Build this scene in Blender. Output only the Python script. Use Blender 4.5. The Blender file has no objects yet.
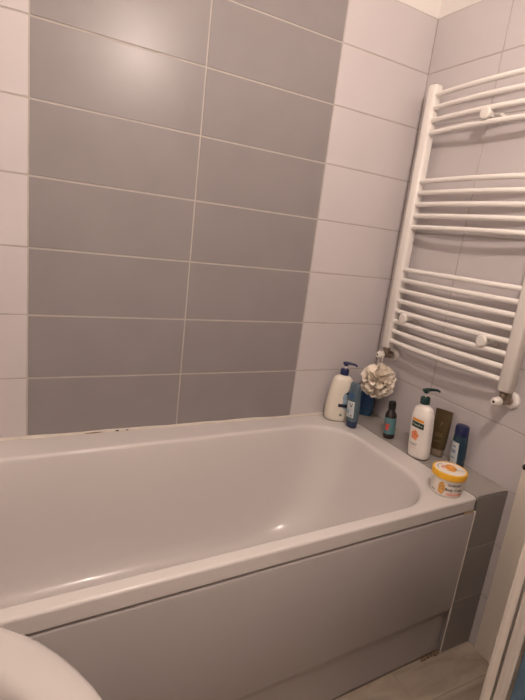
import bpy, bmesh, math, random
from mathutils import Vector, Matrix
random.seed(7)
S = bpy.context.scene
COL = S.collection
PI = math.pi

# ------------------------------------------------------------------ materials
def new_mat(name):
    m = bpy.data.materials.new(name); m.use_nodes = True
    return m, m.node_tree.nodes, m.node_tree.links, m.node_tree.nodes['Principled BSDF']

def mat(name, col, rough=0.4, var=0.04, scale=6.0, metal=0.0, bump=0.0, bscale=60.0,
        trans=0.0, coat=0.0, sss=0.0, stretch=None, spec=0.5):
    m, N, L, b = new_mat(name)
    tc = N.new('ShaderNodeTexCoord'); mp = N.new('ShaderNodeMapping')
    L.new(tc.outputs['Object'], mp.inputs['Vector'])
    if stretch: mp.inputs['Scale'].default_value = stretch
    nz = N.new('ShaderNodeTexNoise'); nz.inputs['Scale'].default_value = scale
    nz.inputs['Detail'].default_value = 5
    L.new(mp.outputs[0], nz.inputs['Vector'])
    rp = N.new('ShaderNodeValToRGB')
    rp.color_ramp.elements[0].position = .3; rp.color_ramp.elements[1].position = .7
    rp.color_ramp.elements[0].color = tuple(c*(1-var) for c in col)+(1,)
    rp.color_ramp.elements[1].color = tuple(min(1, c*(1+var)) for c in col)+(1,)
    L.new(nz.outputs['Fac'], rp.inputs['Fac'])
    L.new(rp.outputs['Color'], b.inputs['Base Color'])
    b.inputs['Roughness'].default_value = rough
    b.inputs['Metallic'].default_value = metal
    b.inputs['Transmission Weight'].default_value = trans
    b.inputs['Coat Weight'].default_value = coat
    b.inputs['Specular IOR Level'].default_value = spec
    if sss:
        b.inputs['Subsurface Weight'].default_value = sss
        b.inputs['Subsurface Scale'].default_value = .01
    if bump:
        n2 = N.new('ShaderNodeTexNoise'); n2.inputs['Scale'].default_value = bscale
        n2.inputs['Detail'].default_value = 4
        L.new(mp.outputs[0], n2.inputs['Vector'])
        bp = N.new('ShaderNodeBump'); bp.inputs['Strength'].default_value = bump
        bp.inputs['Distance'].default_value = .002
        L.new(n2.outputs['Fac'], bp.inputs['Height']); L.new(bp.outputs['Normal'], b.inputs['Normal'])
    return m

LIGHT_TILE = mat('light_tile', (.59, .546, .553), .30, .025, 5, bump=.05, bscale=30)
DARK_TILE = mat('dark_tile', (.275, .249, .252), .32, .04, 7, bump=.04, bscale=40, spec=.33)
LIT_TOP_TILE = mat('lit_ledge_top_tile', (.35, .32, .30), .42, .05, 8, bump=.05, bscale=40)  # same grey ledge tile, overhead lamp light on the top put into its colour
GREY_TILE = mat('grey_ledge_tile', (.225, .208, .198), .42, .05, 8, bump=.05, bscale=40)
GROUT = mat('grout', (.47, .425, .395), .85, .08, 20)
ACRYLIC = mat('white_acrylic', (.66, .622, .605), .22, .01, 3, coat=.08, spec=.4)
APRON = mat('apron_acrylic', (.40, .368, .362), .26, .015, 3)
CERAMIC = mat('white_ceramic', (.48, .445, .43), .12, .01, 3, coat=.4)
SEALANT = mat('sealant', (.66, .60, .54), .45, .06, 30)
STAIN = mat('brown_stain', (.23, .15, .085), .7, .3, 60)
MILDEW = mat('black_mildew', (.02, .016, .013), .9, .3, 60)
CRUST = mat('crumbled_mortar', (.17, .11, .07), .9, .3, 80, bump=.6, bscale=200)
PAINT = mat('ceiling_paint', (.80, .765, .735), .9, .01, 3)
WHITE_PLASTER = mat('white_plaster', (.85, .82, .79), .9, .01, 3)
WHITE_METAL = mat('white_enamel', (.86, .82, .78), .25, .01, 3)
PLASTIC = mat('white_plastic', (.80, .76, .71), .35, .01, 3)
CHROME = mat('dull_brass_chrome', (.33, .27, .22), .32, .1, 30, metal=.9)
WOOD_PAINT = mat('cream_painted_wood', (.90, .83, .735), .5, .03, 5)
DOOR_WOOD = mat('pale_wood', (.66, .60, .54), .55, .10, 14, stretch=(9, 9, .5), bump=.15, bscale=30)
BLACK = mat('black_plastic', (.012, .011, .011), .35, .05, 10)
HOLE = mat('socket_shade', (.02, .017, .015), .5, .05, 10)  # shade inside the valve handle socket, given as a dark colour
HANDLE = mat('brushed_steel', (.55, .54, .52), .3, .04, 40, metal=1)
DARK_METAL = mat('dark_bronze_metal', (.03, .022, .017), .4, .04, 40, metal=.6)
CREAM_BOTTLE = mat('cream_bottle_plastic', (.80, .74, .64), .35, .012, 10)
WHITE_BOTTLE = mat('white_bottle_plastic', (.84, .79, .75), .32, .01, 10)
NAVY = mat('navy_plastic', (.012, .020, .085), .3, .06, 20)
DKGREEN = mat('dark_green_plastic', (.008, .035, .033), .3, .06, 20)
CLEAR = mat('clear_stem_plastic', (.75, .75, .72), .25, .02, 10, trans=.3)
GREYBLUE = mat('grey_blue_gel_plastic', (.085, .135, .165), .2, .12, 25, coat=.3)
BLUE_GEL = mat('blue_gel_plastic', (.035, .115, .23), .22, .12, 25, coat=.3)
BLUE_CAP = mat('navy_cap_gel', (.012, .028, .10), .2, .08, 25, coat=.3)
PALE_LABEL = mat('pale_label', (.56, .60, .62), .4, .04, 50)
INK_BLUE = mat('blue_ink', (.025, .085, .23), .5, .2, 100)
INK_NAVY = mat('navy_ink', (.012, .014, .03), .5, .1, 100)
INK_GREY = mat('grey_ink', (.22, .22, .22), .5, .1, 100)
INK_GREEN = mat('green_ink', (.20, .27, .19), .5, .1, 100)
INK_LTBLUE = mat('light_blue_ink', (.30, .42, .52), .5, .2, 100)
BROWN_GLASS = mat('dark_brown_bottle', (.022, .014, .012), .15, .1, 10, coat=.4)
TEAL_LABEL = mat('teal_label', (.10, .225, .25), .5, .05, 60)
INK_RED = mat('red_ink', (.62, .07, .05), .5, .1, 100)
INK_ORANGE = mat('orange_ribbon_ink', (.80, .33, .035), .45, .08, 60)
INK_GREENBAND = mat('dark_green_band_ink', (.008, .04, .028), .4, .08, 60)
INK_WHITE = mat('white_ink', (.82, .80, .75), .5, .03, 60)
INK_PEACH = mat('peach_flower_ink', (.80, .25, .11), .5, .22, 140)
INK_PALEPEACH = mat('pale_peach_ink', (.84, .52, .36), .5, .12, 140)
BRONZE = mat('bronze_tube_plastic', (.105, .073, .033), .34, .05, 20, metal=.3)
BRONZE_CAP = mat('taupe_cap_plastic', (.26, .20, .145), .35, .05, 20)
INK_GOLD = mat('gold_ink', (.30, .21, .10), .4, .1, 100)
DKBLUE = mat('dark_petrol_plastic', (.012, .042, .075), .25, .08, 20, coat=.3)
YELLOW = mat('yellow_lid_plastic', (.86, .46, .03), .35, .04, 20)
JAR_WHITE = mat('jar_white_plastic', (.85, .78, .71), .35, .02, 20)
INK_MANGO = mat('orange_fruit_ink', (.78, .33, .06), .45, .3, 120)
INK_OAT = mat('ochre_fruit_ink', (.68, .36, .10), .5, .3, 160)
INK_PINK = mat('pink_ink', (.80, .42, .34), .5, .1, 100)
POUF = mat('cream_mesh_netting', (.90, .81, .70), .8, .02, 60)
CORD = mat('white_cord', (.78, .70, .62), .8, .05, 60)
CLOTH = mat('blue_towel_cloth', (.16, .25, .35), .9, .15, 30, bump=.5, bscale=400)
BULB, _N, _L, _b = new_mat('lit_bulb')
_b.inputs['Emission Color'].default_value = (1, .838, .738, 1)
_b.inputs['Emission Strength'].default_value = 755

def floor_mat():
    m, N, L, b = new_mat('brown_grey_stone_tile')
    tc = N.new('ShaderNodeTexCoord'); mp = N.new('ShaderNodeMapping')
    mp.inputs['Scale'].default_value = (1.2, 5, 1); mp.inputs['Rotation'].default_value = (0, 0, .35)
    L.new(tc.outputs['Object'], mp.inputs[0])
    nz = N.new('ShaderNodeTexNoise'); nz.inputs['Scale'].default_value = 3; nz.inputs['Detail'].default_value = 8
    nz.inputs['Distortion'].default_value = 1.2
    L.new(mp.outputs[0], nz.inputs['Vector'])
    rp = N.new('ShaderNodeValToRGB')
    e = rp.color_ramp.elements
    e[0].position = .35; e[0].color = (.30, .245, .195, 1)
    e[1].position = .75; e[1].color = (.49, .41, .335, 1)
    L.new(nz.outputs['Fac'], rp.inputs['Fac']); L.new(rp.outputs['Color'], b.inputs['Base Color'])
    b.inputs['Roughness'].default_value = .45
    return m
FLOOR_TILE = floor_mat()
FLOOR_GROUT = mat('floor_grout', (.33, .27, .21), .9, .1, 30)

# ------------------------------------------------------------------ helpers
def link_mesh(name, bm, m, parent=None, smooth=True, angle=40, loc=None):
    me = bpy.data.meshes.new(name)
    bmesh.ops.recalc_face_normals(bm, faces=bm.faces)
    bm.to_mesh(me); bm.free()
    for mm in (m if isinstance(m, (list, tuple)) else [m]): me.materials.append(mm)
    if smooth:
        me.shade_smooth()
        me.set_sharp_from_angle(angle=math.radians(angle))
    o = bpy.data.objects.new(name, me); COL.objects.link(o)
    if parent: o.parent = parent
    if loc: o.location = loc
    return o

def struct(o): o['kind'] = 'structure'; return o
def tag(o, label, cat, group=None):
    o['label'] = label; o['category'] = cat
    if group: o['group'] = group
    return o
def thing(name, label, cat, loc=(0, 0, 0), rz=0, group=None):
    o = bpy.data.objects.new(name, None); COL.objects.link(o)
    o.empty_display_size = .05
    o.location = loc; o.rotation_euler = (0, 0, rz)
    return tag(o, label, cat, group)

def box(bm, lo, hi, bev=0, mi=0, seg=2):
    r = bmesh.ops.create_cube(bm, size=1)
    vs = r['verts']
    for v in vs:
        v.co = Vector([lo[i] + (v.co[i]+.5)*(hi[i]-lo[i]) for i in range(3)])
    fs = set(f for v in vs for f in v.link_faces)
    for f in fs: f.material_index = mi
    if bev:
        es = set(e for v in vs for e in v.link_edges)
        q = bmesh.ops.bevel(bm, geom=list(es), offset=bev, segments=seg, affect='EDGES', profile=.5)
        for f in q['faces']: f.material_index = mi
    return vs

def loft(bm, rings, cap0=True, cap1=True, mi=0):
    R = [[bm.verts.new(p) for p in r] for r in rings]
    n = len(R[0])
    for a, b in zip(R, R[1:]):
        for i in range(n):
            f = bm.faces.new((a[i], a[(i+1) % n], b[(i+1) % n], b[i])); f.material_index = mi
    for c, r in ((cap0, R[0]), (cap1, R[-1])):
        if c:
            f = bm.faces.new(r); f.material_index = mi
    return R

def frame(d):
    d = Vector(d).normalized()
    a = Vector((0, 0, 1)) if abs(d.z) < .9 else Vector((1, 0, 0))
    u = d.cross(a).normalized(); v = d.cross(u).normalized()
    return u, v

def tube(bm, pts, rad, n=14, cap=True):
    pts = [Vector(p) for p in pts]
    if not isinstance(rad, (list, tuple)): rad = [rad]*len(pts)
    u, v = frame(pts[1]-pts[0]); rings = []
    for i, p in enumerate(pts):
        d = (pts[min(i+1, len(pts)-1)]-pts[max(i-1, 0)]).normalized()
        u = (u - d*u.dot(d)).normalized(); v = d.cross(u)
        rings.append([p+(u*math.cos(2*PI*k/n)+v*math.sin(2*PI*k/n))*rad[i] for k in range(n)])
    loft(bm, rings, cap, cap)

def lathe(bm, prof, axis_p=(0, 0, 0), axis_d=(0, 0, 1), n=28):
    p = Vector(axis_p); d = Vector(axis_d).normalized(); u, v = frame(d)
    loft(bm, [[p+d*h+(u*math.cos(2*PI*k/n)+v*math.sin(2*PI*k/n))*max(r, 1e-4) for k in range(n)] for h, r in prof])

class Body:
    """vertical body of super-elliptic section; profile rows (z, rx, ry, n); local front is -Y"""
    def __init__(self, prof, cx=0, cy=0): self.p = prof
    def at(self, z):
        P = self.p
        if z <= P[0][0]: return P[0][1:]
        for a, b in zip(P, P[1:]):
            if a[0] <= z <= b[0]:
                t = (z-a[0])/max(1e-9, b[0]-a[0]); return tuple(a[i]+(b[i]-a[i])*t for i in (1, 2, 3))
        return P[-1][1:]
    def sec(self, th, rx, ry, n, e=0):
        c, s = math.cos(th), math.sin(th)
        return ((rx+e)*math.copysign(abs(c)**(2/n), c), (ry+e)*math.copysign(abs(s)**(2/n), s))
    def build(self, name, m, parent, seg=48, cap0=True, cap1=True):
        bm = bmesh.new()
        loft(bm, [[(*self.sec(2*PI*k/seg, rx, ry, n), z) for k in range(seg)] for z, rx, ry, n in self.p], cap0, cap1)
        return link_mesh(name, bm, m, parent, angle=50)
    def wrap(self, s, z, e=.0005):
        """arc distance s to the right of the front line (seen from the front), height z"""
        rx, ry, n = self.at(z)
        N = 90; th = -PI/2; sgn = 1 if s >= 0 else -1; st = sgn*PI/2/45/2
        x0, y0 = self.sec(th, rx, ry, n); acc = 0
        for _ in range(N*2):
            x1, y1 = self.sec(th+st, rx, ry, n); dl = math.hypot(x1-x0, y1-y0)
            if acc+dl >= abs(s):
                th += st*(abs(s)-acc)/max(dl, 1e-9); break
            acc += dl; th += st; x0, y0 = x1, y1
        x, y = self.sec(th, rx, ry, n, e)
        return Vector((x, y, z))
    def patch(self, name, m, parent, s0, s1, z0, z1, e=.0005, shape='rect', nu=14, nv=10, skew=0, wob=0):
        bm = bmesh.new()
        sc, zc, hw, hh = (s0+s1)/2, (z0+z1)/2, (s1-s0)/2, (z1-z0)/2
        if shape == 'rect':
            V = [[bm.verts.new(self.wrap(s0+(s1-s0)*i/nu, z0+(z1-z0)*j/nv+skew*(2*i/nu-1), e)) for i in range(nu+1)] for j in range(nv+1)]
            for j in range(nv):
                for i in range(nu): bm.faces.new((V[j][i], V[j][i+1], V[j+1][i+1], V[j+1][i]))
        else:
            K = 28; c = bm.verts.new(self.wrap(sc, zc, e)); prev = None
            for q in range(1, 6):
                ring = []
                for k in range(K):
                    a = 2*PI*k/K; w = 1+wob*math.sin(5*a+1)+wob*.5*math.sin(9*a)
                    ring.append(bm.verts.new(self.wrap(sc+hw*w*q/5*math.cos(a), zc+hh*w*q/5*math.sin(a), e)))
                for k in range(K):
                    if prev: bm.faces.new((prev[k], prev[(k+1) % K], ring[(k+1) % K], ring[k]))
                    else: bm.faces.new((c, ring[k], ring[(k+1) % K]))
                prev = ring
        return link_mesh(name, bm, m, parent)
    def text(self, name, txt, size, m, parent, sc, zc, e=.0009, vertical=False, skew=0, bold=0):
        return text_mesh(name, txt, size, m, parent,
                         lambda u, v: self.wrap(sc+(-v if vertical else u), zc+(u if vertical else v)+skew*u, e), bold)

def text_mesh(name, txt, size, m, parent, fn, bold=.0):
    cu = bpy.data.curves.new('lettering_curve', 'FONT'); cu.body = txt; cu.size = size
    cu.align_x = 'CENTER'; cu.align_y = 'CENTER'; cu.offset = size*bold; cu.resolution_u = 3
    o = bpy.data.objects.new('lettering_curve', cu); COL.objects.link(o)
    bpy.context.view_layer.update()
    dg = bpy.context.evaluated_depsgraph_get()
    tm = o.evaluated_get(dg).to_mesh()
    bm = bmesh.new(); bm.from_mesh(tm)
    o.evaluated_get(dg).to_mesh_clear()
    bpy.data.objects.remove(o); bpy.data.curves.remove(cu)
    for v in bm.verts: v.co = fn(v.co.x, v.co.y)
    return link_mesh(name, bm, m, parent)

def simple(name, fn, m, parent=None, **k):
    bm = bmesh.new(); fn(bm); return link_mesh(name, bm, m, parent, **k)

# ------------------------------------------------------------------ room shell
RM = random.Random(3)
CEIL, TILE_TOP = 2.52, 2.193
XL, YF = -1.875, -2.25          # left wall, wall behind the camera
def tiled_wall(name, axis, cols, rows, lo, hi, skip=None):
    """axis 'y': plane y=0 facing -y, cols along x ; axis 'x': plane x=0 facing -x, cols along y"""
    bm = bmesh.new()
    th = .0025; g = .0025
    def put(a0, a1, z0, z1, d0, d1, bev, mi):
        if axis == 'y': return box(bm, (a0, -d1, z0), (a1, -d0, z1), bev, mi)
        return box(bm, (-d1, a0, z0), (-d0, a1, z1), bev, mi)
    for a0, a1, mi in cols:
        for z0, z1 in zip(rows, rows[1:]):
            if skip and skip(a0, a1, z0, z1): continue
            before = len(bm.verts)
            put(a0+g, a1-g, z0+g, z1-g, 0, th, .0009, mi)
            bm.verts.ensure_lookup_table()
            tx, tz = RM.uniform(-.0006, .0006), RM.uniform(-.0012, .0012)
            ca, cz = (a0+a1)/2, (z0+z1)/2
            for v in bm.verts[before:]:
                a = v.co.x if axis == 'y' else v.co.y
                dd = (a-ca)*tx+(v.co.z-cz)*tz
                if axis == 'y': v.co.y += dd
                else: v.co.x += dd
    return bm, put

rows = [.0, .2, .4, .6, .8, 1.0, 1.2, 1.4, 1.6, 1.8, 2.0, TILE_TOP]
bm, put = tiled_wall('wall_back', 'y', [(XL, -1.402, 0), (-1.402, -.907, 1), (-.907, -.418, 1), (-.418, -.002, 0)], rows, 0, 0)
put(XL-.1, .1, 0, TILE_TOP, -.1, .0010, 0, 2); put(XL-.1, .1, TILE_TOP, CEIL, -.1, .0022, 0, 3)
struct(link_mesh('wall_back', bm, [LIGHT_TILE, DARK_TILE, GROUT, PAINT], smooth=False))

DY0, DY1, DH = -.83, -1.56, 2.02      # doorway in the right wall
bm, put = tiled_wall('wall_right', 'x', [(-.33, -.002, 0), (-.815, -.33, 0)], rows, 0, 0)
put(DY0, .0, 0, TILE_TOP, -.1, .0010, 0, 1); put(YF, .0, TILE_TOP, CEIL, -.1, .0022, 0, 2)
put(YF, DY1, 0, TILE_TOP, -.1, .0012, 0, 0)
put(DY1, DY0, DH, TILE_TOP, -.1, .0012, 0, 0)
struct(link_mesh('wall_right', bm, [LIGHT_TILE, GROUT, PAINT], smooth=False))

struct(simple('wall_left', lambda b: box(b, (XL-.1, YF-.1, 0), (XL, 0, CEIL)), WHITE_PLASTER))
struct(simple('wall_front', lambda b: box(b, (XL, YF-.1, 0), (.1, YF, CEIL)), WHITE_PLASTER))
struct(simple('ceiling', lambda b: box(b, (XL-.1, YF-.1, CEIL), (1.1, .1, CEIL+.08)), PAINT))
struct(simple('wall_hall', lambda b: box(b, (1.0, YF-.1, 0), (1.1, .1, CEIL)), PAINT))

bm = bmesh.new()
box(bm, (XL-.1, YF-.1, -.08), (1.1, .1, -.0008), 0, 1)
xs = [-1.966, -1.566, -1.166, -.766, -.366, .034, .434, .834]
ys = [-2.05, -1.644, -1.244, -.844, -.444, -.044]
xs = [XL-.1]+[x for x in xs if x > XL]+[1.1]; ys = [YF-.1]+ys+[.1]
for a, b in zip(xs, xs[1:]):
    for c, d in zip(ys, ys[1:]):
        box(bm, (a+.0012, c+.0012, -.012), (b-.0012, d-.0012, 0), .0006, 0)
struct(link_mesh('floor', bm, [FLOOR_TILE, FLOOR_GROUT], smooth=False))

# tiled ledge between the tub end and the right wall
LX, LY, LZ = -.150, -.727, .598
bm = bmesh.new()
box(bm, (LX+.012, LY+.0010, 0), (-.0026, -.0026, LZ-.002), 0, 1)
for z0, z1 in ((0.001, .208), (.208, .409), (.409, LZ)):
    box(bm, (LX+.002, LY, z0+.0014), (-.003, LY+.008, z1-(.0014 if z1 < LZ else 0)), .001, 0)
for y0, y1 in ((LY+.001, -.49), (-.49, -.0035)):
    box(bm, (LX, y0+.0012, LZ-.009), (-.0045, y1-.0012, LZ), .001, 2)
struct(link_mesh('wall_ledge', bm, [GREY_TILE, GROUT, LIT_TOP_TILE], smooth=False))

def wob_strip(pts, r, seed, n=8):
    rr = random.Random(seed); out = []; rad = []
    pts = [Vector(p) for p in pts]
    K = 24
    for i in range(K+1):
        p = pts[0].lerp(pts[1], i/K)
        out.append(p); rad.append(r*rr.uniform(.75, 1.25))
    bm = bmesh.new(); tube(bm, out, rad, n); return bm
# sealant beads : back wall / tub, ledge / wall, vertical bead beside the bath panel
def bead(name, a, b, r, seed, m=SEALANT):
    return struct(link_mesh(name, wob_strip((a, b), r, seed), m))
tr = bead('trim_1', (XL+.005, -.006, .602), (-.16, -.006, .602), .0065, 1)
for x, s in ((-1.122, .0042), (-1.088, .003)):
    bm = bmesh.new(); bmesh.ops.create_icosphere(bm, subdivisions=2, radius=1)
    for v in bm.verts: v.co = Vector((x+v.co.x*s*1.6, -.0125+v.co.y*.002, .604+v.co.z*s*.55))
    link_mesh('mildew_spot', bm, MILDEW, tr)
bm = bmesh.new(); bmesh.ops.create_icosphere(bm, subdivisions=2, radius=1)
for v in bm.verts: v.co = Vector((-1.20+v.co.x*.03, -.0125+v.co.y*.0022, .6035+v.co.z*.0018))
link_mesh('brown_stain', bm, STAIN, tr)
bead('trim_2', (-.0045, LY+.004, LZ+.001), (-.0045, -.006, LZ+.001), .0025, 2, GROUT)
bead('trim_3', (LX-.002, LY-.001, .004), (LX-.002, LY-.001, .553), .0028, 4)

# door casing on the right wall, with jamb, and the hall behind
bm = bmesh.new()
box(bm, (-.014, DY0, 0.0), (-.0013, -.757, DH+.075), .003)
struct_casing = struct(link_mesh('trim_4', bm, WOOD_PAINT))
struct(simple('trim_5', lambda b: box(b, (-.014, DY1-.075, 0), (-.0013, DY1, DH+.075), .003), WOOD_PAINT))
struct(simple('trim_6', lambda b: box(b, (-.014, DY1+.0005, DH), (-.0013, DY0-.0005, DH+.075), .003), WOOD_PAINT))

# ------------------------------------------------------------------ door leaf (open into the room, edge towards the camera)
ang = math.radians(26.1)
door = bpy.data.objects.new('door_1', None); COL.objects.link(door); struct(door)
door.location = (-.648, -1.175, 0); door.rotation_euler = (0, 0, ang)   # local +x runs to the hinge, +y is the tub side
W = .70
bm = bmesh.new()
prof = [(0, .0205), (0, .0055), (.028, .0053), (.028, .0008), (.009, .0004), (.0095, -.0185), (.0150, -.0205), (W-.012, -.0205), (W-.012, .0205)]
prof[0:1] = [(.0015, .0215), (0, .0200)]; prof[-1] = (W-.012, .0215)
loft(bm, [[(x, y, z) for x, y in prof] for z in (.008, DH-.02)])
link_mesh('door_leaf', bm, DOOR_WOOD, door, angle=20)
HZ = .975
bm = bmesh.new()
box(bm, (.045, -.0265, HZ-.1), (.08, -.0205, HZ+.1), .002)
tube(bm, [(.0625, -.0265, HZ), (.0625, -.0655, HZ), (.072, -.0745, HZ), (.17, -.0745, HZ)], .0085, 12)
link_mesh('door_handle', bm, DARK_METAL, door)['label'] = 'dark door handle'
bm = bmesh.new()
lathe(bm, [(0, .016), (.003, .016), (.004, .0035), (.020, .0035), (.022, .0055), (.028, .0062), (.034, .0050), (.036, .001)], (.0625, .0213, .960), (0, 1, 0), 20)
link_mesh('door_knob', bm, DARK_METAL, door)['label'] = 'small dark knob on the door'

# blue cloth bundled over the handle on the outer face of the door
bm = bmesh.new()
M = Matrix.Translation(door.location) @ Matrix.Rotation(ang, 4, 'Z')
rings = []
for j in range(33):
    v = j/32; z = 1.005-.70*v; ring = []
    k = min(1, .30+2.2*v); k = k*k*(3-2*k)
    cx, cy = .105-.040*k, -.0765-.016*k
    rx, ry = .030+.062*k, .014+.050*k
    for i in range(72):
        a = 2*PI*i/72
        w = 1+(.15*math.sin(7*a+2.5*v)+.09*math.sin(12*a-4*v+1))*k+.012*math.sin(v*40+3*math.sin(a))
        ring.append(M @ Vector((cx+rx*w*math.cos(a), min(-.026, cy+ry*w*math.sin(a)), z)))
    rings.append(ring)
loft(bm, rings)
tag(link_mesh('hanging_cloth', bm, CLOTH, angle=70), 'dusky blue cloth hanging beside the pale wooden door edge, bottom right corner', 'cloth')

# ------------------------------------------------------------------ bathtub
def rrect(x0, x1, y0, y1, r, z, nc=10, ns=14):
    """corner radii r = (x1y1, x0y1, x0y0, x1y0); counter-clockwise from the right side"""
    C = [(x1-r[0], y1-r[0], r[0], 0), (x0+r[1], y1-r[1], r[1], PI/2), (x0+r[2], y0+r[2], r[2], PI), (x1-r[3], y0+r[3], r[3], 1.5*PI)]
    P = []
    for k, (cx, cy, rr, a0) in enumerate(C):
        arc = [(cx+rr*math.cos(a0+PI/2*i/nc), cy+rr*math.sin(a0+PI/2*i/nc)) for i in range(nc+1)]
        P += arc
        nx = C[(k+1) % 4]; q = (nx[0]+nx[2]*math.cos(nx[3]), nx[1]+nx[2]*math.sin(nx[3])); p = arc[-1]
        P += [(p[0]+(q[0]-p[0])*i/ns, p[1]+(q[1]-p[1])*i/ns) for i in range(1, ns)]
    return [shear(x, y, z) for x, y in P]
def shear(x, y, z):
    t = min(1, max(0, -y/.09)); t = t*t*(3-2*t)
    return (x, y-.033*max(0, -.16-x)*t, z)
TX0, TX1, TY0, TY1 = XL+.004, -.153, -.727, -.004
def outer(i, z, r=.012): return rrect(TX0+i, TX1-i, TY0+i, TY1-i, (r,)*4, z)
def inner(i, z, e=0):
    return rrect(-1.775+i, -.253-i*1.0-e, -.688+i*.75, -.096-i*.75, (.17+i*.2, .13, .13, .19+i*.2), z)
rings = [outer(.03, .556, .01), outer(.003, .556), outer(0, .559), outer(0, .562), outer(0, .592), outer(0, .5945), outer(.0012, .5978), outer(.004, .6), outer(.0065, .6004), outer(.009, .6005),
         inner(-.014, .6005), inner(-.011, .6004), inner(-.006, .5992), inner(-.001, .5955), inner(.002, .589), inner(.004, .580), inner(.006, .572),
         inner(.016, .52), inner(.03, .44, .01), inner(.045, .36, .03), inner(.06, .29, .055), inner(.08, .235, .08), inner(.105, .20, .10), inner(.14, .182, .13), inner(.20, .176, .18)]
bm = bmesh.new(); loft(bm, rings, False, True)
tub = thing('bathtub', 'white built-in acrylic bathtub with rounded inner corners along the grey tiled wall', 'bathtub', (-1.0, -.36, 0))
def rel(o): o.matrix_parent_inverse = Matrix.Translation(-Vector(o.parent.location)); return o
rel(link_mesh('tub_shell', bm, ACRYLIC, tub, angle=60))
bm = bmesh.new(); lathe(bm, [(0, .03), (.003, .03), (.005, .024), (.003, .012), (.003, .003)], (-1.45, -.44, .1765), (0, 0, 1), 24)
rel(link_mesh('drain', bm, HANDLE, tub))

# front panel of the bath (apron)
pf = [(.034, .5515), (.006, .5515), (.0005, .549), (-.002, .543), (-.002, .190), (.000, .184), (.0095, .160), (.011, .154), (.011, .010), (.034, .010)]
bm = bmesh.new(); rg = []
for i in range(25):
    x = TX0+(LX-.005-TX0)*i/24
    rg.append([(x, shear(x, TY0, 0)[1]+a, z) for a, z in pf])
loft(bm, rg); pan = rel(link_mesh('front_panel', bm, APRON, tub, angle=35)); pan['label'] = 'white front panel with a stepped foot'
def relp(o): o.matrix_parent_inverse = Matrix.Identity(4); return o
bm = wob_strip(((-.205, shear(-.205, TY0, 0)[1]+.0035, .5525), (-.158, TY0+.003, .5525)), .0042, 9)
relp(link_mesh('sealant_patch', bm, mat('yellowed_sealant', (.42, .30, .19), .6, .3, 50), pan))['label'] = 'yellowed sealant at the panel top corner'
bm = bmesh.new(); rr = random.Random(5)
for k in range(16):
    x = -.235+.085*rr.random(); s = rr.uniform(.003, .0065)
    b0 = bmesh.ops.create_icosphere(bm, subdivisions=1, radius=s)['verts']
    o_ = Vector((x, shear(x, TY0, 0)[1]+.006+rr.uniform(-.003, .005), s*.6))
    for v in b0: v.co = Vector((v.co.x*1.6, v.co.y, v.co.z*.7))*rr.uniform(.8, 1.2)+o_
relp(link_mesh('mortar_crumbs', bm, CRUST, pan))['label'] = 'brown crumbling mortar at the panel foot'
bm = bmesh.new()
pts = [(-.70, .398), (-.66, .389), (-.62, .384), (-.585, .384), (-.55, .375)]
tube(bm, [(x, shear(x, TY0, 0)[1]-.0018, z-.09) for x, z in pts], .0005, 6)
relp(link_mesh('scratch', bm, mat('scratch_line', (.30, .27, .25), .6), pan))

# ------------------------------------------------------------------ washbasin (left foreground)
def dshape(ax, ay, xb, z, cx=-1.60, cy=-1.31, n=64):
    P = []
    for k in range(n):
        a = 2*PI*k/n; c, s = math.cos(a), math.sin(a)
        if c >= 0: P.append((cx+ax*c, cy+ay*s, z))
        else: P.append((cx+(cx-xb)*-1*abs(c)**.35, cy+ay*math.copysign(abs(s)**.55, s), z))
    return P
bas = thing('washbasin', 'white ceramic washbasin with a rounded rim in the lower left corner', 'washbasin', (-1.60, -1.31, 0))
XB = XL+.002
out = [dshape(.10, .13, XB, .70), dshape(.15, .20, XB, .715), dshape(.215, .275, XB, .765), dshape(.243, .303, XB, .815), dshape(.25, .31, XB, .84),
       dshape(.249, .309, XB, .846), dshape(.244, .304, XB+.002, .8495), dshape(.235, .295, XB+.01, .851)]
def bowl(ax, ay, z, n=64): return [(-1.595+ax*math.cos(2*PI*k/n), -1.31+ay*math.sin(2*PI*k/n), z) for k in range(n)]
out += [bowl(.205, .262, .850), bowl(.197, .254, .8475), bowl(.191, .247, .840), bowl(.187, .243, .825), bowl(.182, .237, .79), bowl(.165, .215, .752), bowl(.12, .155, .737), bowl(.08, .10, .733), bowl(.03, .03, .731)]
bm = bmesh.new(); loft(bm, out); rel(link_mesh('basin_bowl', bm, CERAMIC, bas, angle=60))
bm = bmesh.new(); lathe(bm, [(0, .022), (.002, .022), (.003, .012), (.001, .004)], (-1.595, -1.31, .7315), (0, 0, 1), 24)
rel(link_mesh('drain', bm, HANDLE, bas))
bm = bmesh.new()
lathe(bm, [(0, .075), (.05, .07), (.55, .068), (.66, .085), (.712, .10)], (-1.66, -1.31, 0), (0, 0, 1), 32)
rel(link_mesh('pedestal', bm, CERAMIC, bas))

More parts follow.
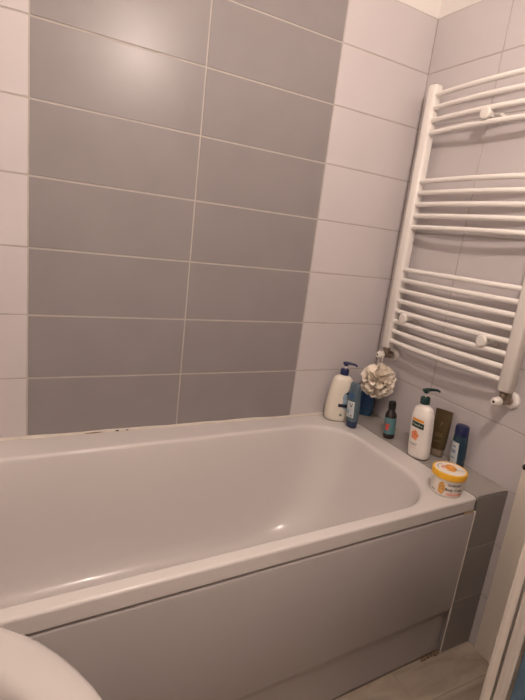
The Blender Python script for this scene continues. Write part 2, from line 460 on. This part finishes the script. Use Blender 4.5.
# ------------------------------------------------------------------ towel radiator
RX, YLc, YRc, RZ0, RZ1 = -.049, -.104, -.661, .926, 1.930
rad = thing('towel_radiator', 'white ladder towel radiator with bowed bars mounted on the right tiled wall', 'radiator', (RX, -.38, RZ0))
def dprof(yc, sgn, z, k=1.0):
    # rounded D profile, flat towards the wall
    P = []
    for i in range(28):
        a = 2*PI*i/28; c, s = math.cos(a), math.sin(a)
        P.append((RX+k*.020*math.copysign(abs(c)**.5, c), yc+k*.0225*math.copysign(abs(s)**.5, s), z))
    return P
for yc in (YLc, YRc):
    bm = bmesh.new()
    loft(bm, [dprof(yc, 1, RZ0, .82), dprof(yc, 1, RZ0+.004, 1), dprof(yc, 1, RZ1-.004, 1), dprof(yc, 1, RZ1, .82)])
    rel(link_mesh('collector', bm, WHITE_METAL, rad, angle=50))
bz = [1.893-.0442*i for i in range(4)]+[1.587-.0424*i for i in range(5)]+[1.252-.0418*i for i in range(8)]
bar = None
for z in bz:
    if bar is None:
        bm = bmesh.new(); pts = []
        for i in range(33):
            t = i/32; y = YLc+(YRc-YLc)*t
            bow = 1-(2*t-1)**2
            pts.append((RX-.003-.021*bow, y, 0))
        tube(bm, pts, .0092, 16, False)
        bar = link_mesh('bar', bm, WHITE_METAL, rad); o = bar
    else:
        o = bar.copy(); COL.objects.link(o); o.parent = rad
    rel(o); o.location = (0, 0, z)
def bowx(y): t = (y-YLc)/(YRc-YLc); return RX-.003-.021*(1-(2*t-1)**2)
for y, z in ((-.385, 1.786), (-.188, 1.066), (-.555, 1.066)):
    x = bowx(y)
    bm = bmesh.new()
    lathe(bm, [(0, .016), (.006, .016), (.010, .010), (-x-.005, .0085)], (-.0026, y, z), (-1, 0, 0), 20)
    br = rel(link_mesh('wall_bracket', bm, PLASTIC, rad))
    bm = bmesh.new()
    lathe(bm, [(-.016, .008), (-.012, .013), (.006, .0135), (.008, .0195), (.014, .0200), (.018, .0165), (.019, .003)], (x, y, z), (-1, 0, 0), 24)
    k_ = rel(link_mesh('bracket_knob', bm, PLASTIC, rad)); k_.parent = br
    k_.matrix_parent_inverse = br.matrix_parent_inverse.copy() if False else Matrix.Translation(-Vector(rad.location))
    k_.matrix_parent_inverse = Matrix.Identity(4)
bm = bmesh.new(); lathe(bm, [(0, .0095), (.006, .0095), (.008, .006), (.008, .001)], (RX, YLc, RZ1-.001), (0, 0, 1), 16)
rel(link_mesh('vent_plug', bm, CHROME, rad))['label'] = 'dull metal vent plug'
bm = bmesh.new(); lathe(bm, [(0, .0095), (.006, .0095), (.008, .006), (.008, .001)], (RX, YRc, RZ1-.001), (0, 0, 1), 16)
rel(link_mesh('vent_plug', bm, CHROME, rad))['label'] = 'dull metal vent plug'
for yc in (YLc, YRc):
    bm = bmesh.new()
    lathe(bm, [(.0, .0125), (-.006, .0125), (-.007, .0155), (-.021, .0155), (-.022, .011), (-.028, .011)], (RX, yc, RZ0+.001), (0, 0, 1), 12)
    zc = RZ0-.033
    lathe(bm, [(0, .0), (.0, .0125), (.03, .0125), (.031, .015), (.044, .015), (.045, .0085), (.064, .0085)], (RX-.014, yc, zc), (1, 0, 0), 14)
    bmesh.ops.create_uvsphere(bm, u_segments=14, v_segments=8, radius=.0135, matrix=Matrix.Translation((RX, yc, zc)))
    va = rel(link_mesh('valve', bm, CHROME, rad)); va['label'] = 'dull brass radiator valve'
    bm = bmesh.new(); lathe(bm, [(0, .029), (.004, .029), (.010, .024), (.012, .014), (.012, .009)], (-.0027, yc, zc), (-1, 0, 0), 28)
    es = link_mesh('escutcheon', bm, WHITE_METAL, va)
    bm = bmesh.new()
    lathe(bm, [(.008, .008), (.012, .0135), (.016, .0155), (.032, .0145), (.039, .0115), (.042, .0085), (.0415, .0045), (.036, .004), (.036, .0005)], (RX-.006, yc, zc), (-1, 0, 0), 16)
    link_mesh('valve_handle', bm, PLASTIC, va)
    bm = bmesh.new(); lathe(bm, [(0, .0042), (.0012, .0042)], (RX-.006-.0405, yc, zc), (-1, 0, 0), 6)
    link_mesh('hex_socket', bm, HOLE, va)

# ------------------------------------------------------------------ toiletries
def facing(deg): return math.radians(deg+90)      # local front (-Y) turned to world azimuth deg
TZ, GZ = .6008, LZ+.0003

def pump(parent, z, m, stem_m, r=.0135, hz=.028, spout=.042, spz=0, dirdeg=0, head_z=None):
    bm = bmesh.new()
    lathe(bm, [(0, r), (.004, r+.0008), (hz-.006, r+.0004), (hz-.002, r-.002), (hz, .006)], (0, 0, z), (0, 0, 1), 28)
    c = link_mesh('pump_collar', bm, m, parent)
    hz2 = head_z if head_z else z+hz+.013
    bm = bmesh.new(); lathe(bm, [(0, .0042), (hz2-z-hz+.004, .0042)], (0, 0, z+hz-.001), (0, 0, 1), 14)
    link_mesh('pump_stem', bm, stem_m, parent)
    bm = bmesh.new()
    lathe(bm, [(-.001, .0075), (.003, .009), (.010, .0088), (.013, .006)], (0, 0, hz2), (0, 0, 1), 22)
    h = link_mesh('pump_head', bm, m, parent)
    bm = bmesh.new(); a = math.radians(dirdeg); d = Vector((math.cos(a), math.sin(a), 0))
    pts = [-d*.013+Vector((0, 0, hz2+.009)), Vector((0, 0, hz2+.0105)), d*spout*.5+Vector((0, 0, hz2+.0115)), d*spout*.85+Vector((0, 0, hz2+.0095)), d*spout+Vector((0, 0, hz2+.004))]
    tube(bm, pts, [.005, .0068, .0052, .0042, .0036], 14)
    link_mesh('spout', bm, m, h)

# 1 cream lotion pump bottle on the tub corner
B1 = thing('pump_bottle', 'large cream pump bottle with navy pump standing on the tub corner by the back wall', 'bottle', (-.232, -.069, TZ), facing(-118))
b = Body([(0, .040, .024, 2.6), (.003, .046, .028, 2.6), (.012, .0495, .0305, 2.7), (.06, .052, .032, 2.8), (.11, .050, .031, 2.8), (.15, .045, .029, 2.7), (.175, .0405, .026, 2.6),
          (.186, .036, .022, 2.5), (.193, .026, .018, 2.2), (.196, .015, .014, 2), (.203, .0145, .0145, 2)])
b.build('bottle_body', CREAM_BOTTLE, B1)
lab = b.patch('label_picture', INK_LTBLUE, B1, .008, .045, .055, .138, shape='e', wob=.12, e=.0003); lab.data.materials[0] = INK_LTBLUE
bnd = b.patch('label_band', INK_NAVY, B1, -.006, .040, .066, .080, e=.0008)
b.patch('bird_mark', INK_NAVY, B1, .018, .034, .122, .134, shape='e', wob=.22, e=.0009)
b.patch('round_seal', INK_GREEN, B1, .005, .017, .026, .038, shape='e', e=.0008)
pump(B1, .199, NAVY, PLASTIC, .0170, .027, .046, dirdeg=-12, head_z=.238)

# 2 grey blue bottle standing on its navy cap
B2 = thing('shower_gel_bottle', 'upside-down grey-blue gel bottle on navy cap in front of the cream pump bottle', 'bottle', (-.212, -.153, TZ), facing(-170))
b = Body([(0, .0215, .016, 2.3), (.002, .0235, .0175, 2.3), (.028, .0245, .0185, 2.4)]); b.build('cap', BLUE_CAP, B2)
b = Body([(.0282, .0250, .0190, 2.5), (.05, .0262, .0195, 2.6), (.10, .0265, .0190, 2.7), (.15, .0250, .0165, 2.6), (.175, .0235, .0125, 2.6), (.183, .0225, .0085, 2.6), (.186, .020, .005, 2.5)])
b.build('bottle_body', GREYBLUE, B2)
lab = b.patch('label', PALE_LABEL, B2, -.019, .019, .044, .112, e=.0004)
b.patch('blue_mark', INK_BLUE, B2, -.017, .013, .122, .146, shape='e', wob=.15, e=.0006)
text = b.text('lettering', 'V', .026, INK_NAVY, B2, .004, .094, e=.0012); text.parent = lab
t2 = b.patch('seal_mark', INK_NAVY, B2, .006, .012, .050, .056, shape='e', e=.0012, nu=4); t2.parent = lab
t3 = b.patch('picture_mark', INK_LTBLUE, B2, -.016, -.002, .056, .080, shape='e', wob=.2, e=.0010); t3.parent = lab

# 3 blue bottle in the corner
B3 = thing('shampoo_bottle', 'translucent blue bottle in the far corner of the ledge under the bath pouf', 'bottle', (-.046, -.037, GZ), facing(-140))
b = Body([(0, .028, .020, 2.4), (.003, .031, .0225, 2.4), (.05, .0325, .024, 2.5), (.11, .031, .023, 2.5), (.15, .027, .020, 2.4), (.163, .021, .017, 2.2), (.166, .015, .014, 2)])
b.build('bottle_body', BLUE_GEL, B3)
b.patch('blue_label', INK_BLUE, B3, -.022, .022, .035, .12, e=.0004)
b = Body([(.1662, .0165, .0155, 2), (.1665, .0175, .0165, 2), (.188, .017, .016, 2), (.190, .015, .014, 2)]); b.build('cap', BLUE_CAP, B3)

# 4 small dark brown bottle with a teal label
B4 = thing('oil_bottle', 'small dark brown round bottle with black cap and teal label on the ledge', 'bottle', (-.118, -.274, GZ), facing(-150))
R4 = .0228
b = Body([(0, R4-.003, R4-.003, 2), (.002, R4-.0008, R4-.0008, 2), (.005, R4, R4, 2), (.092, R4, R4, 2), (.102, R4*.86, R4*.86, 2), (.110, .0145, .0145, 2), (.116, .0125, .0125, 2)])
b.build('bottle_body', BROWN_GLASS, B4)
lab = b.patch('label', TEAL_LABEL, B4, -.034, .034, .020, .086, e=.0004, nu=24)
t = b.text('lettering', 'hair', .016, INK_RED, B4, -.004, .058, e=.001); bpy.data.objects.remove(t)
for k, (z, w, h) in enumerate(((.058, .012, .004), (.050, .009, .0035))):
    q = b.patch('red_mark', INK_RED, B4, -.004-w, -.004+w, z-h, z+h, e=.0010, shape='e', wob=.12); q.parent = lab
q = b.patch('red_mark', INK_RED, B4, -.013, .004, .036, .046, e=.0010, shape='e', wob=.15); q.parent = lab
b = Body([(.1162, .0140, .0140, 2), (.1170, .0148, .0148, 2), (.146, .0142, .0142, 2), (.149, .0125, .0125, 2)]); b.build('cap', BLACK, B4)

# 5 white pump bottle with the dark green pump
B5 = thing('pump_bottle', 'white pump bottle with dark green pump and orange flower label beside the bronze tube', 'bottle', (-.129, -.445, GZ+.0005), facing(-172))
b = Body([(0, .033, .022, 2.5), (.003, .0375, .026, 2.5), (.012, .0400, .0285, 2.5), (.05, .0408, .0292, 2.5), (.11, .0410, .0295, 2.5), (.155, .0398, .0285, 2.5), (.166, .0385, .0275, 2.4),
          (.169, .0360, .0255, 2.4), (.180, .0350, .0245, 2.4), (.188, .031, .0225, 2.3), (.194, .022, .019, 2), (.197, .0165, .0165, 2), (.204, .0165, .0165, 2)])
b.build('bottle_body', WHITE_BOTTLE, B5)
b.patch('orange_ribbon', INK_ORANGE, B5, -.022, .024, .1405, .1505, e=.0006, skew=-.002)
bn = b.patch('green_band', INK_GREENBAND, B5, -.023, .026, .117, .138, e=.0008, skew=-.002)
t = b.text('lettering', 'Palmolive', .0104, INK_WHITE, B5, .0015, .1278, e=.0014, skew=-.07); t.parent = bn
fl = b.patch('flower_picture', INK_PALEPEACH, B5, -.021, .012, .068, .108, e=.0006, shape='e', wob=.08)
q = b.patch('flower_heart', INK_PEACH, B5, -.017, .008, .073, .104, e=.0010, shape='e', wob=.16); q.parent = fl
b.text('lettering', 'NATURALS', .0075, INK_GREY, B5, -.012, .057, e=.0007) if False else None
for z, w in ((.056, .016), (.050, .012), (.040, .014)):
    b.patch('text_line', INK_PALEPEACH if z < .045 else INK_GREY, B5, -.007-w, -.007+w, z-.0012, z+.0012, e=.0007, nv=1)
pump(B5, .2025, DKGREEN, CLEAR, .0165, .028, .050, dirdeg=58, head_z=.2440)

# 6 bronze tube standing on its cap, leaning on the wall
B6 = thing('cosmetic_tube', 'flat bronze-brown cosmetic tube standing on its cap by the right wall', 'tube', (-.042, -.452, GZ), facing(-178))
lean = .10
b = Body([(0, .021, .0165, 2.3), (.002, .0225, .0180, 2.3), (.026, .0225, .0180, 2.3), (.028, .0215, .017, 2.3)]); b.build('cap', BRONZE_CAP, B6)
b = Body([(.0285, .0255, .0195, 2.2), (.034, .0272, .0195, 2.3), (.08, .0290, .0155, 2.5), (.13, .0308, .0095, 3.0), (.160, .0320, .0035, 4), (.170, .0320, .0018, 5), (.177, .0320, .0018, 5)])
bt = b.build('tube_body', BRONZE, B6)
t = b.text('lettering', 'y', .022, INK_GOLD, B6, .002, .130, e=.0012); t.parent = bt
for z, w in ((.088, .012), (.080, .014), (.060, .010)):
    q = b.patch('text_line', INK_GOLD, B6, -w, w, z-.001, z+.001, e=.0008, nv=1); q.parent = bt
for c in list(B6.children): c.matrix_parent_inverse = Matrix.Identity(4)
B6.rotation_euler = (-math.radians(1.0), 0, facing(-160))
B6.location.z += .0016

# 7 dark petrol blue bottle by the wall
B7 = thing('shampoo_bottle', 'dark petrol-blue bottle with navy cap by the right wall behind the yellow jar', 'bottle', (-.046, -.548, GZ), facing(170))
b = Body([(0, .023, .0165, 2.4), (.003, .0255, .019, 2.4), (.04, .027, .0205, 2.5), (.09, .0270, .0205, 2.5), (.118, .0255, .0195, 2.4), (.122, .0245, .0190, 2.4)])
b.build('bottle_body', DKBLUE, B7)
lab = b.patch('label', PALE_LABEL, B7, -.021, .017, .012, .098, e=.0004)
for z, w in ((.082, .008), (.066, .011), (.060, .009), (.040, .010)):
    q = b.patch('text_line', INK_BLUE, B7, -.002-w, -.002+w, z-.0016, z+.0016, e=.0009, nv=1); q.parent = lab
b = Body([(.1222, .0245, .0190, 2.4), (.124, .0255, .0198, 2.4), (.152, .0245, .0190, 2.4), (.158, .0225, .0170, 2.3), (.159, .019, .014, 2.2)]); b.build('cap', NAVY, B7)

# 8 body cream jar with the yellow lid
B8 = thing('cream_jar', 'round white cream jar with yellow lid and fruit picture on the tub rim', 'jar', (-.231, -.664, TZ), facing(-139))
b = Body([(0, .043, .043, 2), (.002, .0455, .0455, 2), (.006, .0468, .0468, 2), (.058, .0498, .0498, 2), (.062, .0498, .0498, 2)])
b.build('jar_body', JAR_WHITE, B8)
f = b.patch('fruit_picture', INK_OAT, B8, -.027, -.006, .008, .050, e=.0006, shape='e', wob=.05)
b.text('lettering', 'GARNIER', .0105, INK_NAVY, B8, .022, .0445, e=.0008, bold=.02)
b.text('lettering', 'Body Cream', .0115, INK_NAVY, B8, .024, .0285, e=.0008, bold=.02)
b.patch('pink_band', INK_PINK, B8, .000, .052, .009, .018, e=.0005, nv=2)
b.text('lettering', '48H', .008, INK_GREY, B8, -.042, .012, e=.0008) if False else None
b.patch('text_line', INK_GREY, B8, -.050, -.036, .012, .0145, e=.0007, nv=1)
bm = bmesh.new()
lathe(bm, [(.0590, .0505), (.0590, .0528), (.0602, .0535), (.0735, .0535), (.0770, .0527), (.0782, .0508), (.0780, .0488), (.0774, .0484), (.0774, .002)], (0, 0, 0), (0, 0, 1), 56)
lid = link_mesh('lid', bm, YELLOW, B8, angle=30)
def disc_patch(name, m, parent, cx, cy, rx, ry, z, wob=0, rot=0, n=48):
    bm = bmesh.new(); vs = []
    for k in range(n):
        a = 2*PI*k/n; w = 1+wob*math.sin(5*a+1)
        x, y = rx*w*math.cos(a), ry*w*math.sin(a)
        vs.append(bm.verts.new((cx+x*math.cos(rot)-y*math.sin(rot), cy+x*math.sin(rot)+y*math.cos(rot), z)))
    bm.faces.new(vs); return link_mesh(name, bm, m, parent)
disc_patch('lid_label', JAR_WHITE, lid, 0, 0, .0468, .0468, .0777)
disc_patch('fruit_picture', INK_MANGO, lid, .002, .006, .017, .026, .0781, .03, .1)
disc_patch('pink_mark', INK_PINK, lid, -.020, .004, .008, .014, .0780, .1)
def flat(cx, cy, z, rot=0):
    return lambda u, v: Vector((cx+u*math.cos(rot)-v*math.sin(rot), cy+u*math.sin(rot)+v*math.cos(rot), z))
text_mesh('lettering', 'GARNIER', .0075, INK_NAVY, lid, flat(.029, .004, .0783))
text_mesh('lettering', 'Body Cream', .0055, INK_GREY, lid, flat(.030, -.006, .0783))
bm = bmesh.new()
for k in range(9):
    a0, a1 = PI*(.72+.05*k), PI*(.72+.05*(k+.6))
    vs = [bm.verts.new((r*math.cos(a), r*math.sin(a), .0782)) for r, a in ((.036, a0), (.0395, a0), (.0395, a1), (.036, a1))]
    bm.faces.new(vs)
link_mesh('small_print', bm, INK_GREY, lid)

def lean(o, deg):
    d = Vector(o.location)-Vector((-1.4563, -1.5707, 1.314)); d.z = 0; d.normalize()
    R = Matrix.Rotation(math.radians(deg), 4, d) @ o.rotation_euler.to_matrix().to_4x4()
    o.rotation_euler = R.to_euler()
for o, a, lift in ((B1, 2, .0012), (B2, -3, .0010), (B4, -3.5, .0012), (B5, -4, .0020), (B6, -1.5, .0006), (B7, -3, .0012)):
    lean(o, a); o.location.z += lift

# ------------------------------------------------------------------ bath pouf hanging from the left valve
PC = Vector((-.094, -.134, .789)); PR = .067
bm = bmesh.new(); rr = random.Random(21)
for q in range(26):
    z_ = 1-2*(q+.5)/26; ph = q*2.39996
    pole = Vector((math.sqrt(1-z_*z_)*math.cos(ph), math.sqrt(1-z_*z_)*math.sin(ph), z_))
    u, v = frame(pole); nseg = 44
    beta = rr.uniform(.34, .56); k1, k2 = rr.choice((3, 4)), rr.choice((5, 7)); p1, p2 = rr.uniform(0, 6), rr.uniform(0, 6)
    rows_ = []
    for r_ in (.35, .6, .8, .93, 1.0, 1.03):
        ring = []
        for i in range(nseg):
            a = 2*PI*i/nseg
            bb = beta*(.75+.35*r_)*(1+.34*math.sin(k1*a+p1)*r_+.20*math.sin(k2*a+p2)*r_)
            d = pole*math.cos(bb)+(u*math.cos(a)+v*math.sin(a))*math.sin(bb)
            rad_ = PR*r_*(1+.10*math.sin(3*a+p2)*r_)
            ring.append(bm.verts.new(PC+d*rad_))
        rows_.append(ring)
    for A_, B_ in zip(rows_, rows_[1:]):
        for i in range(nseg): bm.faces.new((A_[i], A_[(i+1) % nseg], B_[(i+1) % nseg], B_[i]))
bmesh.ops.create_icosphere(bm, subdivisions=3, radius=PR*.62, matrix=Matrix.Translation(PC))
pf_ = thing('bath_pouf', 'cream ruffled mesh bath pouf hanging by a cord from the left radiator valve', 'bath pouf', PC)
rel(link_mesh('ruffled_netting', bm, POUF, pf_, angle=180))
bm = bmesh.new(); hx = RX-.026; hz_ = RZ0-.033
pts = [Vector((PC.x+.004, PC.y+.004, PC.z+PR*.7)), Vector((hx-.004, YLc-.0175, hz_-.012)), Vector((hx, YLc-.0185, hz_+.004)), Vector((hx, YLc-.010, hz_+.0178)), Vector((hx, YLc+.002, hz_+.0195)),
       Vector((hx, YLc+.014, hz_+.0145)), Vector((hx, YLc+.0185, hz_)), Vector((hx-.002, YLc+.012, hz_-.020)), Vector((PC.x+.003, PC.y+.008, PC.z+PR*.7))]
tube(bm, pts, .0014, 8)
rel(link_mesh('hanging_cord', bm, CORD, pf_))

# ------------------------------------------------------------------ ceiling lamp
LP = Vector((-.855, -1.26, 2.17))
lamp = thing('ceiling_lamp', 'pendant ceiling lamp with a bare round bulb', 'lamp', (LP.x, LP.y, CEIL))
bm = bmesh.new(); lathe(bm, [(0, .045), (.012, .045), (.022, .02), (.024, .004), (.27, .004), (.275, .019), (.335, .019)], (0, 0, 0), (0, 0, -1), 32)
link_mesh('lamp_cord_and_socket', bm, PLASTIC, lamp)
bm = bmesh.new(); bmesh.ops.create_uvsphere(bm, u_segments=32, v_segments=18, radius=.036, matrix=Matrix.Translation(LP-Vector(lamp.location)))
link_mesh('bulb', bm, BULB, lamp)

# ------------------------------------------------------------------ world, camera, view
w = bpy.data.worlds.new('world'); S.world = w; w.use_nodes = True
w.node_tree.nodes['Background'].inputs[0].default_value = (1, .82, .68, 1)
w.node_tree.nodes['Background'].inputs[1].default_value = .05

cam = bpy.data.cameras.new('camera'); co = bpy.data.objects.new('camera', cam); COL.objects.link(co)
co.location = (-1.4563082, -1.57069358, 1.31402491)
co.rotation_mode = 'XYZ'; co.rotation_euler = (1.33577321, -.12005761, -.47809529)
cam.sensor_fit = 'VERTICAL'; cam.sensor_height = 36; cam.lens = 36*476.584/700
cam.clip_start = .01
S.camera = co
vs = S.view_settings
vs.view_transform = 'Standard'; vs.look = 'None'; vs.gamma = 1; vs.exposure = 0
vs.use_curve_mapping = False
